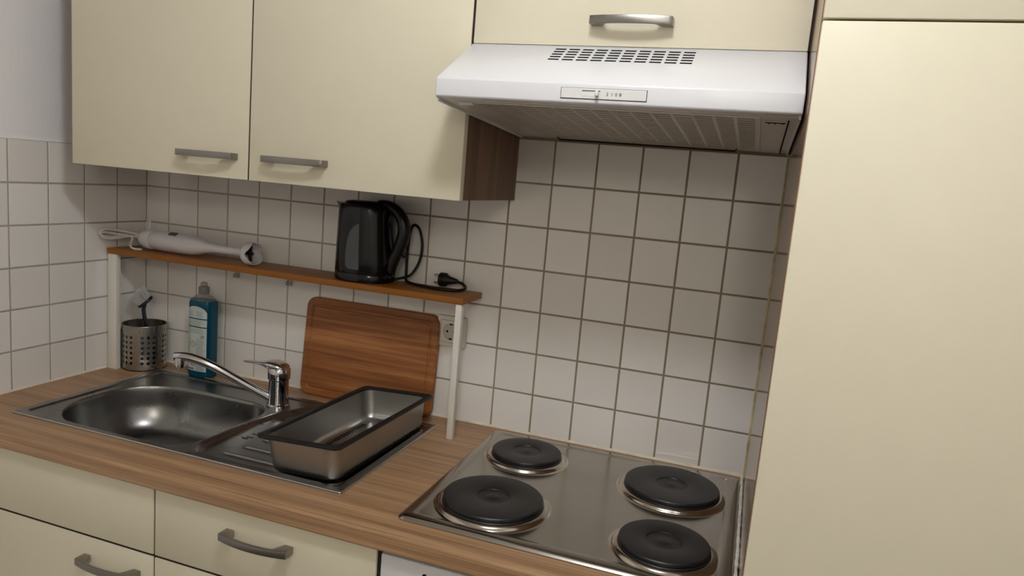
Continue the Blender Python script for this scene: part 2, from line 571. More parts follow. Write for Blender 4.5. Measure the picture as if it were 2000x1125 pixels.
# ------------------------------------------------------------------ sink (pressed steel sheet)
SX0, SX1, SY0, SY1 = 0.1315, 0.9685, -0.4985, -0.0735
def sdrr(x, y, x0, x1, y0, y1, r):
    cx, cy = (x0 + x1) / 2, (y0 + y1) / 2
    qx, qy = abs(x - cx) - (x1 - x0) / 2 + r, abs(y - cy) - (y1 - y0) / 2 + r
    return math.hypot(max(qx, 0), max(qy, 0)) + min(max(qx, qy), 0) - r
def sd_bowl(x, y):
    return sdrr(x, y, 0.171, 0.581, -0.483, -0.160, 0.142 if x < 0.3735 else 0.082)
def sd_drain(x, y):
    d = sdrr(x, y, 0.590, 0.948, -0.478, -0.090, 0.055)
    # long oblique edge running behind the tap
    n = Vector((-0.892, 0.452))
    e = (x - 0.600) * n.x + (y + 0.205) * n.y
    k = 0.03
    h = max(k - abs(d - e), 0) / k
    return max(d, e) + h * h * k * 0.25
def sink_z(x, y):
    edge = min(x - SX0, SX1 - x, y - SY0, SY1 - y)
    z = CT + 0.0042 * sstep(-0.0005, 0.004, edge)
    z -= 0.0036 * sstep(0.017, 0.0225, -sdrr(x, y, SX0, SX1, SY0, SY1, 0.03))
    db = -sd_bowl(x, y)
    dd = -sd_drain(x, y)
    if dd > 0:
        z -= 0.0098 * sstep(0.0, 0.011, dd)
        for yr, xs_ in ((-0.430, 0.642), (-0.383, 0.655), (-0.333, 0.665), (-0.283, 0.665), (-0.233, 0.668), (-0.183, 0.685), (-0.133, 0.70)):
            z += 0.0046 * math.exp(-((y - yr) / 0.0034) ** 2) * sstep(xs_, xs_ + 0.012, x) * sstep(0.014, 0.03, dd)
    elif -0.010 < dd:
        z += 0.0016 * math.cos(math.pi / 2 * (dd + 0.005) / 0.005) if abs(dd + 0.005) < 0.005 else 0
    if db > 0:
        s = min(1.0, db / 0.056)
        z -= 0.110 * (1 - (1 - s) ** 2.5) ** (1 / 1.6) * sstep(-0.001, 0.007, db) + 0.004 * sstep(0.06, 0.16, db)
    return z
NXS, NYS = 480, 244
sverts, sfaces = [], []
for j in range(NYS + 1):
    y = SY0 + (SY1 - SY0) * j / NYS
    for i in range(NXS + 1):
        x = SX0 + (SX1 - SX0) * i / NXS
        sverts.append((x - 0.55, y + 0.286, sink_z(x, y) - CT))
for j in range(NYS):
    for i in range(NXS):
        a = j * (NXS + 1) + i
        sfaces.append((a, a + 1, a + NXS + 2, a + NXS + 1))
sink = thing('kitchen_sink', (0.55, -0.286, CT), 'stainless steel inset sink with bowl and ribbed drainer', 'sink')
me = bpy.data.meshes.new('basin')
me.from_pydata(sverts, [], sfaces)
finish(me, True, 70)
me.materials.append(M['sink_steel'])
basin = bpy.data.objects.new('basin', me)
COL.objects.link(basin)
basin.parent = sink
for (x, y) in ((0.6195, -0.3435), (0.6265, -0.3340), (0.6250, -0.3130), (0.6320, -0.3030)):
    zz = sink_z(x + 0.008, y)
    obj('overflow_slot', box(x, x + 0.017, y - 0.0019, y + 0.0019, zz - 0.001, zz + 0.0003, 0.0002, 1), 'black', basin)
rim_pts = [(x, y, CT + 0.0030) for x, y in rrect(SX0 + 0.0012, SX1 - 0.0012, SY0 + 0.0012, SY1 - 0.0012, 0.004, 4)]
obj('edge_bead', tube(rim_pts + rim_pts[:1], 0.0017, 8), 'steel_bright', sink)
dr = obj('drain', lathe([(0.043, 0.0), (0.042, 0.003), (0.034, 0.0035), (0.030, 0.0015), (0.001, 0.0015)], 40, (0.372, -0.32, 0.7868)), 'chrome', sink)
obj('drain_plug', lathe([(0.022, 0.0), (0.021, 0.003), (0.006, 0.0045), (0.005, 0.012), (0.001, 0.013)], 32, (0.372, -0.32, 0.7885)), 'steel_bright', dr)

# ------------------------------------------------------------------ mixer tap
FX, FY = 0.5725, -0.152
fz = sink_z(FX, FY)
tap = thing('mixer_tap', (FX, FY, fz), 'chrome single-lever mixer tap standing behind the sink bowl', 'tap')
obj('body', lathe([(0.0285, -0.001), (0.0285, 0.006), (0.0255, 0.009), (0.0240, 0.030), (0.0240, 0.0305), (0.0232, 0.031), (0.0232, 0.033), (0.0240, 0.0335), (0.0235, 0.068)], 48), 'chrome', tap, world=False, angle=30)
hb = lathe([(0.0240, 0.0690), (0.0265, 0.0715), (0.0272, 0.085), (0.0264, 0.0965), (0.0215, 0.1030), (0.0100, 0.1060), (0.001, 0.1065)], 48)
head = obj('cartridge_cap', hb, 'chrome', tap, world=False, angle=40)
lv = bmesh.new()
lp = []
ldir = Vector((-0.985, -0.17, 0)).normalized()
side = Vector((-ldir.y, ldir.x, 0))
for s, w, zt, zb in ((-0.0245, 0.008, 0.0990, 0.0900), (-0.018, 0.0180, 0.1050, 0.0920), (-0.006, 0.0250, 0.1110, 0.0950), (0.008, 0.0265, 0.1145, 0.0960), (0.020, 0.0245, 0.1145, 0.0960), (0.0270, 0.0215, 0.1135, 0.0970), (0.036, 0.0170, 0.1105, 0.1000), (0.050, 0.0140, 0.1075, 0.1015), (0.066, 0.0122, 0.1060, 0.1016), (0.080, 0.0115, 0.1060, 0.1020), (0.088, 0.0095, 0.1062, 0.1022), (0.0925, 0.006, 0.1055, 0.1028)):
    c = ldir * s
    m_ = (zt - zb) / 2
    zc_ = (zt + zb) / 2
    lp.append([c + side * (w * math.copysign(abs(math.cos(t)) ** 0.6, math.cos(t))) + Vector((0, 0, zc_ + m_ * math.copysign(abs(math.sin(t)) ** 0.7, math.sin(t)))) for t in [2 * math.pi * k / 20 for k in range(20)]])
loft(lp, True, True, True, lv)
obj('lever', lv, 'chrome', head, world=False, angle=50)
w0 = Vector((FX, FY, fz))
sp = catmull([Vector(p) - w0 for p in ((0.565, -0.158, 0.918), (0.540, -0.175, 0.934), (0.500, -0.202, 0.963), (0.460, -0.226, 0.990), (0.428, -0.242, 1.007), (0.400, -0.254, 1.0165), (0.378, -0.262, 1.0185), (0.362, -0.268, 1.0165))], 5)
nsp = len(sp)
spout = obj('spout', tube(sp, [0.0098 + 0.0012 * i / nsp for i in range(nsp)], 20), 'chrome', tap, world=False, angle=60)
tip = Vector((0.3725, -0.264, 1.006)) - w0
obj('aerator', lathe([(0.0118, 0.010), (0.0126, 0.004), (0.0126, -0.012), (0.0112, -0.014), (0.0098, -0.014), (0.0096, -0.006), (0.001, -0.006)], 28, tip), 'chrome', spout, world=False)

# ------------------------------------------------------------------ colander tray on the drainer
tray = thing('colander_tray', (0.8670, -0.2850, 0.8990), 'stainless steel colander tray with black rim on the drainer', 'tray', rot=(0, -math.radians(3.3), -math.radians(1.2)))
TW, TL, TH = 0.0850, 0.1920, 0.0735
def trr(wx, wy, r, z):
    return [(x, y, z) for x, y in rrect(-wx, wx, -wy, wy, r, 7)]
shell = loft([trr(TW, TL, 0.028, TH), trr(TW - 0.001, TL - 0.001, 0.028, TH - 0.01), trr(TW - 0.005, TL - 0.005, 0.027, 0.016), trr(TW - 0.0075, TL - 0.0075, 0.025, 0.006), trr(TW - 0.013, TL - 0.013, 0.022, 0.0015), trr(TW - 0.02, TL - 0.02, 0.018, 0.0),
              trr(TW - 0.021, TL - 0.021, 0.018, 0.0013), trr(TW - 0.0145, TL - 0.0145, 0.0215, 0.003), trr(TW - 0.009, TL - 0.009, 0.024, 0.0075), trr(TW - 0.0063, TL - 0.0063, 0.026, 0.017), trr(TW - 0.0022, TL - 0.0022, 0.027, TH - 0.01), trr(TW - 0.0014, TL - 0.0014, 0.027, TH)], True, False, False)
vs = list(shell.verts)
n = len(rrect(-1, 1, -1, 1, 0.1, 7))
bmesh.ops.contextual_create(shell, geom=vs[5 * n:6 * n])
bmesh.ops.contextual_create(shell, geom=vs[6 * n:7 * n])
pan = obj('pan', shell, 'tray_steel', tray, world=False, angle=50)
rimb = loft([trr(TW + 0.0085, TL + 0.0085, 0.013, TH - 0.0015), trr(TW + 0.0100, TL + 0.0100, 0.013, TH), trr(TW + 0.0100, TL + 0.0100, 0.013, TH + 0.0035), trr(TW + 0.0085, TL + 0.0085, 0.013, TH + 0.0048), trr(TW - 0.001, TL - 0.001, 0.024, TH + 0.0048), trr(TW - 0.0022, TL - 0.0022, 0.025, TH + 0.0035), trr(TW - 0.0022, TL - 0.0022, 0.025, TH - 0.0015), trr(TW + 0.0085, TL + 0.0085, 0.013, TH - 0.0015)], True, False, False)
obj('rim', rimb, 'black_rubber', tray, world=False, angle=40)
slot = None
for sx in (-1, 1):
    for i in range(26):
        y = -0.138 + i * 0.0110
        loc = (sx * (TW - 0.024), y, 0.0014)
        if slot is None:
            slot = obj('drain_slot', box(-0.0085, 0.0085, -0.0022, 0.0022, 0, 0.0005), 'black', pan, world=False)
            slot.location = loc
        else:
            inst(slot, 'drain_slot', pan, loc)
# outside perforations along the lower edge
ps = None
for i in range(34):
    y = -0.158 + i * 0.0096
    loc = (TW - 0.0088, y, 0.0048)
    if ps is None:
        ps = obj('edge_slot', box(-0.0028, 0.0028, -0.0026, 0.0026, -0.0032, 0.0032), 'black', pan, world=False)
        ps.location = loc
        ps.rotation_euler = (0, math.radians(35), 0)
    else:
        inst(ps, 'edge_slot', pan, loc, (0, math.radians(35), 0))

# ------------------------------------------------------------------ shelf over the worktop
SZ0, SZ1 = 1.2165, 1.2315
sh = thing('raised_shelf', (0.52, -0.08, CT), 'long honey-brown shelf board on thin white posts above the worktop', 'shelf')
obj('board', box(0.0065, 1.037, -0.138, -0.020, SZ0, SZ1, 0.0012, 2), 'shelf_wood', sh)
obj('post', box(0.0075, 0.0365, -0.136, -0.121, CT + 0.0002, SZ0, 0.0012, 2), 'white_paint', sh)
obj('post', box(1.0195, 1.0345, -0.136, -0.121, CT + 0.0002, SZ0, 0.0012, 2), 'white_paint', sh)
for x in (0.317, 0.486):
    b = box(x - 0.008, x + 0.008, -0.003, -0.0005, 1.175, 1.214, 0.0008, 1)
    box(x - 0.008, x + 0.008, -0.030, -0.0005, 1.2135, 1.2163, 0.0008, 1, bm=b)
    box(x - 0.008, x - 0.005, -0.010, -0.003, 1.175, 1.186, 0.0006, 1, bm=b)
    box(x + 0.005, x + 0.008, -0.010, -0.003, 1.175, 1.186, 0.0006, 1, bm=b)
    br = obj('wall_clip', b, 'clear_clip', sh)
    obj('screw', lathe([(0.003, 0), (0.0025, 0.001), (0.001, 0.0013)], 12, (0, 0, 0)), 'steel_bright', br, world=False)
    s_ = br.children[0]
    s_.rotation_euler = (math.pi / 2, 0, 0)
    s_.location = Vector((x, -0.003, 1.192)) - origin(br)

# ------------------------------------------------------------------ kettle
KX, KY = 0.7465, -0.070
ket = thing('electric_kettle', (KX, KY, SZ1), 'black electric kettle with grey water window standing on the shelf', 'kettle', rot=(0, 0, math.radians(2)))
def kloop(z, a, bq, cx=0.0, n_=44, ex=2.3):
    out = []
    for i in range(n_):
        t = 2 * math.pi * i / n_
        c, s = math.cos(t), math.sin(t)
        out.append((cx + a * math.copysign(abs(c) ** (2 / ex), c), bq * math.copysign(abs(s) ** (2 / ex), s), z))
    return out
KP = [(0.000, 0.0715, 0.0605, 0.002), (0.004, 0.0730, 0.0620, 0.002), (0.018, 0.0730, 0.0620, 0.002), (0.020, 0.0718, 0.0608, 0.002), (0.022, 0.0728, 0.0618, 0.002), (0.060, 0.0705, 0.0605, 0.000), (0.110, 0.0675, 0.0590, -0.002), (0.150, 0.0655, 0.0578, -0.003), (0.176, 0.0645, 0.0570, -0.003), (0.182, 0.0625, 0.0555, -0.003), (0.184, 0.055, 0.049, -0.003)]
kb = obj('body', loft([kloop(z, a, q, cx) for z, a, q, cx in KP]), 'kettle', ket, world=False, angle=45)
lid = obj('lid', loft([kloop(0.1842, 0.050, 0.046, -0.004), kloop(0.1875, 0.048, 0.044, -0.004), kloop(0.1900, 0.038, 0.034, -0.004), kloop(0.1908, 0.010, 0.010, -0.004)]), 'kettle_matte', ket, world=False, angle=50)
# pouring lip
sl = []
for t, w, zt, zb in ((0.058, 0.020, 0.181, 0.130), (0.066, 0.017, 0.1815, 0.140), (0.074, 0.011, 0.1825, 0.158), (0.0815, 0.005, 0.1835, 0.176), (0.084, 0.002, 0.184, 0.181)):
    sl.append([(-t, -w, zt), (-t, w, zt), (-t, w * 0.5, (zt + zb) / 2), (-t - 0.0, 0.0, zb), (-t, -w * 0.5, (zt + zb) / 2)])
obj('spout', loft(sl), 'kettle', ket, world=False, angle=60)
hp = catmull([(0.030, 0, 0.183), (0.052, 0, 0.1835), (0.075, 0, 0.174), (0.0925, 0, 0.154), (0.0985, 0, 0.128), (0.094, 0, 0.102), (0.084, 0, 0.076), (0.072, 0, 0.050), (0.064, 0, 0.026)], 5)
nh = len(hp)
hr = []
for i in range(nh):
    t = i / (nh - 1)
    hr.append(0.0120 + 0.0035 * math.exp(-((t - 0.55) / 0.3) ** 2) + 0.005 * max(0, t - 0.75) / 0.25)
obj('handle', tube(hp, hr, 16, flat=1.05), 'kettle_matte', ket, world=False, angle=60)
hi = catmull([(0.060, 0, 0.166), (0.078, 0, 0.150), (0.0855, 0, 0.125), (0.078, 0, 0.095), (0.064, 0, 0.072)], 5)
sw = box(-0.006, 0.009, -0.009, 0.009, -0.002, 0.002, 0.001, 1)
so = obj('switch', sw, M['kettle_matte'], ket, world=False)
so.location = (0.098, 0, 0.068)
so.rotation_euler = (0, math.radians(14), 0)
# water window: strip hugging the front-left of the body
wl = []
def kpt(z, ang, off):
    for (z0, a0, b0, c0), (z1, a1, b1, c1_) in zip(KP, KP[1:]):
        if z0 <= z <= z1:
            f = (z - z0) / max(1e-6, z1 - z0)
            a, bq, cx = a0 + (a1 - a0) * f, b0 + (b1 - b0) * f, c0 + (c1_ - c0) * f
            break
    c, s = math.cos(ang), math.sin(ang)
    return Vector((cx + (a + off) * math.copysign(abs(c) ** (2 / 2.3), c), (bq + off) * math.copysign(abs(s) ** (2 / 2.3), s), z))
NW = 9
rows = [(0.031, 0.70), (0.034, 0.90), (0.040, 1.0), (0.060, 1.0), (0.080, 0.97), (0.100, 0.88), (0.118, 0.70), (0.130, 0.46), (0.136, 0.24), (0.1385, 0.05)]
wbm = bmesh.new()
grid = []
for z, w in rows:
    a_r = math.radians(-81)
    a_l = a_r - math.radians(24) * w
    grid.append([wbm.verts.new(kpt(z, a_r + (a_l - a_r) * i / NW + math.radians(0.0), 0.0016 if 0 < i < NW else 0.0002)) for i in range(NW + 1)])
for r0, r1 in zip(grid, grid[1:]):
    for i in range(NW):
        wbm.faces.new((r0[i], r0[i + 1], r1[i + 1], r1[i]))
obj('water_window', wbm, 'window_grey', ket, world=False, angle=80)
kc = catmull([Vector(p) - Vector((KX, KY, SZ1)) for p in ((0.822, -0.060, 1.240), (0.835, -0.050, 1.243), (0.852, -0.030, 1.252), (0.868, -0.022, 1.285), (0.872, -0.020, 1.325), (0.862, -0.018, 1.362), (0.846, -0.017, 1.372), (0.836, -0.016, 1.352), (0.832, -0.016, 1.300), (0.834, -0.020, 1.250), (0.842, -0.034, 1.2365), (0.870, -0.058, 1.235), (0.905, -0.072, 1.235), (0.945, -0.083, 1.235), (0.980, -0.078, 1.235), (0.999, -0.058, 1.236), (0.998, -0.038, 1.240), (0.984, -0.028, 1.246), (0.966, -0.028, 1.249))], 5)
cord = obj('power_cord', tube(kc, 0.0034, 10), 'cord_black', ket, world=False, angle=70)
pg = lathe([(0.0045, 0.040), (0.0065, 0.034), (0.0095, 0.020), (0.0125, 0.012), (0.0165, 0.008), (0.0170, 0.0), (0.0165, -0.006), (0.010, -0.0065)], 24)
bmesh.ops.rotate(pg, verts=pg.verts, cent=(0, 0, 0), matrix=Matrix.Rotation(math.pi / 2, 3, 'Y'))
plug = obj('plug', pg, 'cord_black', ket, world=False)
plug.location = Vector((0.936, -0.030, 1.2500)) - Vector((KX, KY, SZ1))
plug.rotation_euler = (0, math.radians(0), math.radians(-4))
for dy in (-0.0095, 0.0095):
    pp = lathe([(0.0022, 0.0), (0.0022, -0.017), (0.001, -0.019)], 10)
    bmesh.ops.rotate(pp, verts=pp.verts, cent=(0, 0, 0), matrix=Matrix.Rotation(math.pi / 2, 3, 'Y'))
    bmesh.ops.translate(pp, verts=pp.verts, vec=(-0.005, 0, dy))
    obj('pin', pp, 'steel_bright', plug, world=False)

# ------------------------------------------------------------------ hand blender lying on the shelf
BA = Vector((0.058, -0.072, SZ1 + 0.0272))
hb_ = thing('hand_blender', BA, 'white hand blender lying on its side on the shelf', 'blender', rot=(0, math.radians(-0.42), math.radians(-4.0)))
def lath_x(profile, seg=40):
    b = lathe([(r, x) for x, r in profile], seg)
    bmesh.ops.rotate(b, verts=b.verts, cent=(0, 0, 0), matrix=Matrix.Rotation(math.pi / 2, 3, 'Y'))
    return b
motor = obj('motor_body', lath_x([(0.050, 0.0235), (0.054, 0.0262), (0.100, 0.0268), (0.150, 0.0268), (0.180, 0.0262), (0.200, 0.0240), (0.220, 0.0195), (0.238, 0.0150), (0.252, 0.0130)]), 'white_plastic', hb_, world=False, angle=60)
cap = obj('end_cap', lath_x([(-0.0005, 0.002), (0.001, 0.012), (0.006, 0.019), (0.016, 0.0248), (0.030, 0.0272), (0.048, 0.0268), (0.0495, 0.0245)]), 'white_plastic', hb_, world=False, angle=60)
obj('hanging_loop', tube([(0.020 + 0.0130 * math.cos(t), 0.004 - 0.006 * math.cos(t), 0.037 + 0.0185 * math.sin(t)) for t in [2 * math.pi * k / 24 for k in range(25)]], 0.0028, 8), 'white_plastic', cap, world=False)
bt = box(-0.013, 0.013, -0.006, 0.006, -0.002, 0.003, 0.0015, 2)
bo = obj('button', bt, 'slit_grey', motor, world=False)
M['button'] = plain('button_grey', srgb(96, 92, 88), 0.5)
bo.data.materials[0] = M['button']
bo.location = (0.128, -0.0125, 0.0235)
bo.rotation_euler = (math.radians(27), 0, 0)
obj('shaft', lath_x([(0.250, 0.0130), (0.280, 0.0115), (0.320, 0.0108), (0.356, 0.0108), (0.3585, 0.0125)], 28), 'white_plastic', hb_, world=False, angle=60)
# bell guard with four scalloped windows
gb = bmesh.new()
SEG = 48
def bell(x, ang):
    t = (x - 0.357) / 0.037
    r = 0.0115 + 0.0180 * math.sin(min(1, max(0, t) * 1.9) * math.pi / 2) ** 0.75
    return r
outer_l, inner_l = [], []
NXB = 12
for i in range(NXB + 1):
    lo_, li_ = [], []
    for k in range(SEG):
        a = 2 * math.pi * k / SEG
        sc_ = 0.5 + 0.5 * math.cos(4 * a)
        xe = 0.396 - 0.011 * sc_ ** 1.5
        x = 0.357 + (xe - 0.357) * i / NXB
        r = bell(x, a)
        lo_.append((x, r * math.cos(a), r * math.sin(a)))
        r2 = max(0.004, r - 0.0022)
        li_.append((x + (0.003 if i < 2 else 0), r2 * math.cos(a), r2 * math.sin(a)))
    outer_l.append(lo_)
    inner_l.append(li_)
loft(outer_l + inner_l[::-1], True, True, True, gb)
guard = obj('blade_guard', gb, 'white_plastic', hb_, world=False, angle=50)
bl = bmesh.new()
for s in (1, -1):
    q = loft([[(0.374, 0, s * 0.002), (0.378, 0.0045, s * 0.002), (0.376, 0, s * 0.002), (0.372, -0.0045, s * 0.002)], [(0.377, 0, s * 0.020), (0.381, 0.003, s * 0.020), (0.379, 0.0, s * 0.020), (0.376, -0.003, s * 0.020)]])
    merge(bl, q)
merge(bl, lath_x([(0.362, 0.0045), (0.384, 0.0045), (0.386, 0.003)], 16))
obj('blade', bl, 'gap', guard, world=False)
RB = Matrix.Rotation(math.radians(4.0), 3, 'Z')
bc = catmull([RB @ (Vector(p) - BA) for p in ((0.061, -0.074, 1.258), (0.045, -0.084, 1.262), (0.030, -0.104, 1.266), (0.018, -0.128, 1.270), (0.011, -0.152, 1.274), (0.010, -0.160, 1.268), (0.012, -0.150, 1.258), (0.022, -0.122, 1.257), (0.034, -0.098, 1.262), (0.050, -0.082, 1.264), (0.056, -0.078, 1.268), (0.044, -0.090, 1.272), (0.028, -0.112, 1.277), (0.014, -0.140, 1.282), (0.009, -0.158, 1.278), (0.011, -0.160, 1.266), (0.016, -0.140, 1.261), (0.030, -0.108, 1.263), (0.044, -0.092, 1.262), (0.050, -0.098, 1.252), (0.060, -0.112, 1.240), (0.078, -0.118, 1.2345), (0.098, -0.112, 1.2345))], 5)
obj('power_cord', tube(bc, 0.0031, 8), 'cord_white', hb_, world=False, angle=70)

# ------------------------------------------------------------------ bamboo chopping board
cbd = thing('chopping_board', (0.740, -0.034, CT + 0.0003), 'bamboo chopping board with juice groove leaning on the tiles', 'chopping board', rot=(math.radians(-5.0), 0, 0))
BW, BH, BT = 0.189, 0.2585, 0.015
def brr(ins, r, y, bow=0.0):
    return [(x + (bow * (1 - ((z - BH / 2) / (BH / 2)) ** 2) * (1 if x > 0 else -1)), y, z) for x, z in rrect(-BW + ins, BW - ins, ins, BH - ins, r, 8)]
BOW = 0.004
bbm = loft([brr(0.003, 0.024, BT, BOW), brr(0.0, 0.026, BT - 0.003, BOW), brr(0.0, 0.026, 0.003, BOW), brr(0.003, 0.024, 0.0, BOW), brr(0.0175, 0.013, 0.0, BOW), brr(0.0195, 0.012, 0.0025, BOW), brr(0.0230, 0.010, 0.0025, BOW), brr(0.0250, 0.008, 0.0, BOW)], True, True, True)
obj('board', bbm, 'bamboo', cbd, world=False, angle=40)

# ------------------------------------------------------------------ wall socket
sk = thing('wall_socket', (0.960, 0.0, 1.122), 'cream wall socket on the tiles behind the right shelf post', 'socket')
def sq(hw, r, y):
    return [(x, y, z) for x, z in rrect(-hw, hw, -hw, hw, r, 4)]
obj('frame', loft([sq(0.0385, 0.004, -0.0002), sq(0.0385, 0.004, -0.006), sq(0.0370, 0.004, -0.0085), sq(0.0285, 0.002, -0.0095), sq(0.0280, 0.002, -0.0075)], True, True, True), 'socket', sk, world=False, angle=40)
def circ_y(r, y, n_=36):
    return [(r * math.cos(2 * math.pi * i / n_), y, r * math.sin(2 * math.pi * i / n_)) for i in range(n_)]
ins = box(-0.0272, 0.0272, -0.0105, -0.0074, -0.0272, 0.0272, 0.0008, 1)
ii = obj('insert', ins, 'socket', sk, world=False)
obj('recess', loft([circ_y(0.0215, -0.0104), circ_y(0.0215, -0.0118), circ_y(0.0195, -0.0118), circ_y(0.0190, -0.0106), circ_y(0.001, -0.0106)], True, True, True), 'socket_dark', ii, world=False, angle=30)
for dx in (-0.0095, 0.0095):
    h_ = loft([circ_y(0.0028, -0.0106, 14), circ_y(0.0028, -0.0110, 14)])
    bmesh.ops.translate(h_, verts=h_.verts, vec=(dx, 0, 0.0))
    obj('pin_hole', h_, 'black', ii, world=False)
for s in (-1, 1):
    obj('earth_clip', box(-0.0035, 0.0035, -0.0125, -0.0104, s * 0.018 - 0.002, s * 0.018 + 0.002, 0.0004, 1), 'gap', ii, world=False)

# ------------------------------------------------------------------ washing-up liquid bottle
bx, by = 0.2540, -0.0545
bot = thing('soap_bottle', (bx, by, CT), 'teal washing-up liquid bottle with white label behind the sink', 'bottle', rot=(0, 0, math.radians(-3)))
def bloop(z, a, q, ex=3.4, n_=48):
    out = []
    for i in range(n_):
        t = 2 * math.pi * i / n_
        c, s = math.cos(t), math.sin(t)
        out.append((a * math.copysign(abs(c) ** (2 / ex), c), q * math.copysign(abs(s) ** (2 / ex), s), z))
    return out
AW, AQ = 0.0365, 0.0255
liq = [(0.0005, AW - 0.004, AQ - 0.004), (0.003, AW - 0.001, AQ - 0.001), (0.010, AW, AQ), (0.200, AW, AQ), (0.2075, AW - 0.0005, AQ - 0.0005), (0.2120, AW - 0.0025, AQ - 0.0022)]
obj('liquid_body', loft([bloop(*p) for p in liq]), 'liquid', bot, world=False, angle=50)
shl = [(0.2120, AW - 0.0024, AQ - 0.0021, 3.4), (0.2180, AW - 0.0080, AQ - 0.0055, 3.0), (0.2235, AW - 0.0160, AQ - 0.0095, 2.6), (0.2275, 0.0150, 0.0140, 2.2), (0.2300, 0.0130, 0.0130, 2.0)]
obj('shoulder', loft([bloop(z, a, q, e) for z, a, q, e in shl], True, False, True), 'clear', bot, world=False, angle=60)
cp = obj('cap', lathe([(0.0138, 0.230), (0.0142, 0.232), (0.0142, 0.246), (0.0130, 0.2485), (0.0075, 0.2490)], 32), 'clear_cap', bot, world=False, angle=30)
obj('nozzle', lathe([(0.0085, 0.249), (0.0098, 0.252), (0.0096, 0.256), (0.0072, 0.2605), (0.001, 0.2625)], 28), 'clear', cp, world=False, angle=50)
# label on the front (-y) face, three printed fields
def label_strip(parent, name, mat, x0, x1, z0, z1, off, arch=0.0):
    b = bmesh.new()
    nx = 14
    lo, hi = [], []
    for i in range(nx + 1):
        x = x0 + (x1 - x0) * i / nx
        y = -AQ * (1 - abs(x / AW) ** 3.4) ** (1 / 3.4) - off
        zt = z1 - arch * (1 - math.sqrt(max(0, 1 - ((x - (x0 + x1) / 2) / ((x1 - x0) / 2)) ** 2)))
        lo.append(b.verts.new((x, y, z0)))
        hi.append(b.verts.new((x, y, zt)))
    for i in range(nx):
        b.faces.new((lo[i], lo[i + 1], hi[i + 1], hi[i]))
    return obj(name, b, mat, parent, world=False, angle=80)
LX0, LX1 = -0.0335, 0.0315
lab = []
for z0, z1, ar in ((0.1655, 0.1975, 0.016), (0.1430, 0.1625, 0.0), (0.0200, 0.1400, 0.0)):
    lab.append(label_strip(bot, 'label', 'label_white', LX0, LX1, z0, z1, 0.0004, ar))
random.seed(11)
def lines(parent, x0, x1, z0, z1, dz, mat='print_grey', h=0.0011):
    z = z1
    b = bmesh.new()
    while z > z0:
        xe = x1 - random.uniform(0, 0.25) * (x1 - x0)
        n_ = 8
        pv = []
        for i in range(n_ + 1):
            x = x0 + (xe - x0) * i / n_
            y = -AQ * (1 - abs(x / AW) ** 3.4) ** (1 / 3.4) - 0.0006
            pv.append((b.verts.new((x, y, z)), b.verts.new((x, y, z + h))))
        for (a, c), (d_, e) in zip(pv, pv[1:]):
            b.faces.new((a, d_, e, c))
        z -= dz
    o = obj('print', b, mat, parent, world=False)
    o['kind'] = 'stuff'
lines(lab[0], -0.028, -0.006, 0.168, 0.183, 0.0026)
lines(lab[0], -0.001, 0.024, 0.168, 0.183, 0.0026)
lines(lab[1], -0.030, 0.026, 0.1445, 0.159, 0.0024)
lines(lab[2], -0.030, 0.026, 0.122, 0.136, 0.0024)
lines(lab[2], -0.030, -0.016, 0.075, 0.108, 0.0026)
lines(lab[2], 0.001, 0.028, 0.066, 0.108, 0.0024)
lines(lab[2], 0.002, 0.028, 0.022, 0.046, 0.0024)
label_strip(lab[2], 'print_field', 'print_grey', 0.016, 0.027, 0.1115, 0.1205, 0.0006)
label_strip(lab[2], 'print_field', 'print_blue', -0.031, -0.006, 0.0225, 0.0275, 0.0006)
def diamond(parent, cx, cz, r, mat, off):
    b = bmesh.new()
    vv = []
    for dx, dz in ((0, r), (r, 0), (0, -r), (-r, 0)):
        x = cx + dx
        y = -AQ * (1 - abs(x / AW) ** 3.4) ** (1 / 3.4) - off
        vv.append(b.verts.new((x, y, cz + dz)))
    b.faces.new(vv)
    return obj('pictogram', b, mat, parent, world=False)
diamond(lab[2], -0.0085, 0.094, 0.0100, 'print_red', 0.0007)
diamond(lab[2], -0.0085, 0.094, 0.0080, 'label_white', 0.0009)
label_strip(lab[2], 'pictogram', 'print_dark', -0.0093, -0.0077, 0.0925, 0.0985, 0.0011)
label_strip(lab[2], 'pictogram', 'print_dark', -0.0093, -0.0077, 0.0895, 0.0910, 0.0011)
cr = tube([(-0.0085 + 0.0062 * math.cos(t), -AQ - 0.0004, 0.040 + 0.0062 * math.sin(t)) for t in [2 * math.pi * k / 24 for k in range(25)]], 0.0007, 6)
tube([(-0.0125, -AQ - 0.0004, 0.037), (-0.0045, -AQ - 0.0004, 0.043)], 0.0008, 6, bm=cr)
obj('pictogram', cr, 'print_dark', lab[2], world=False)

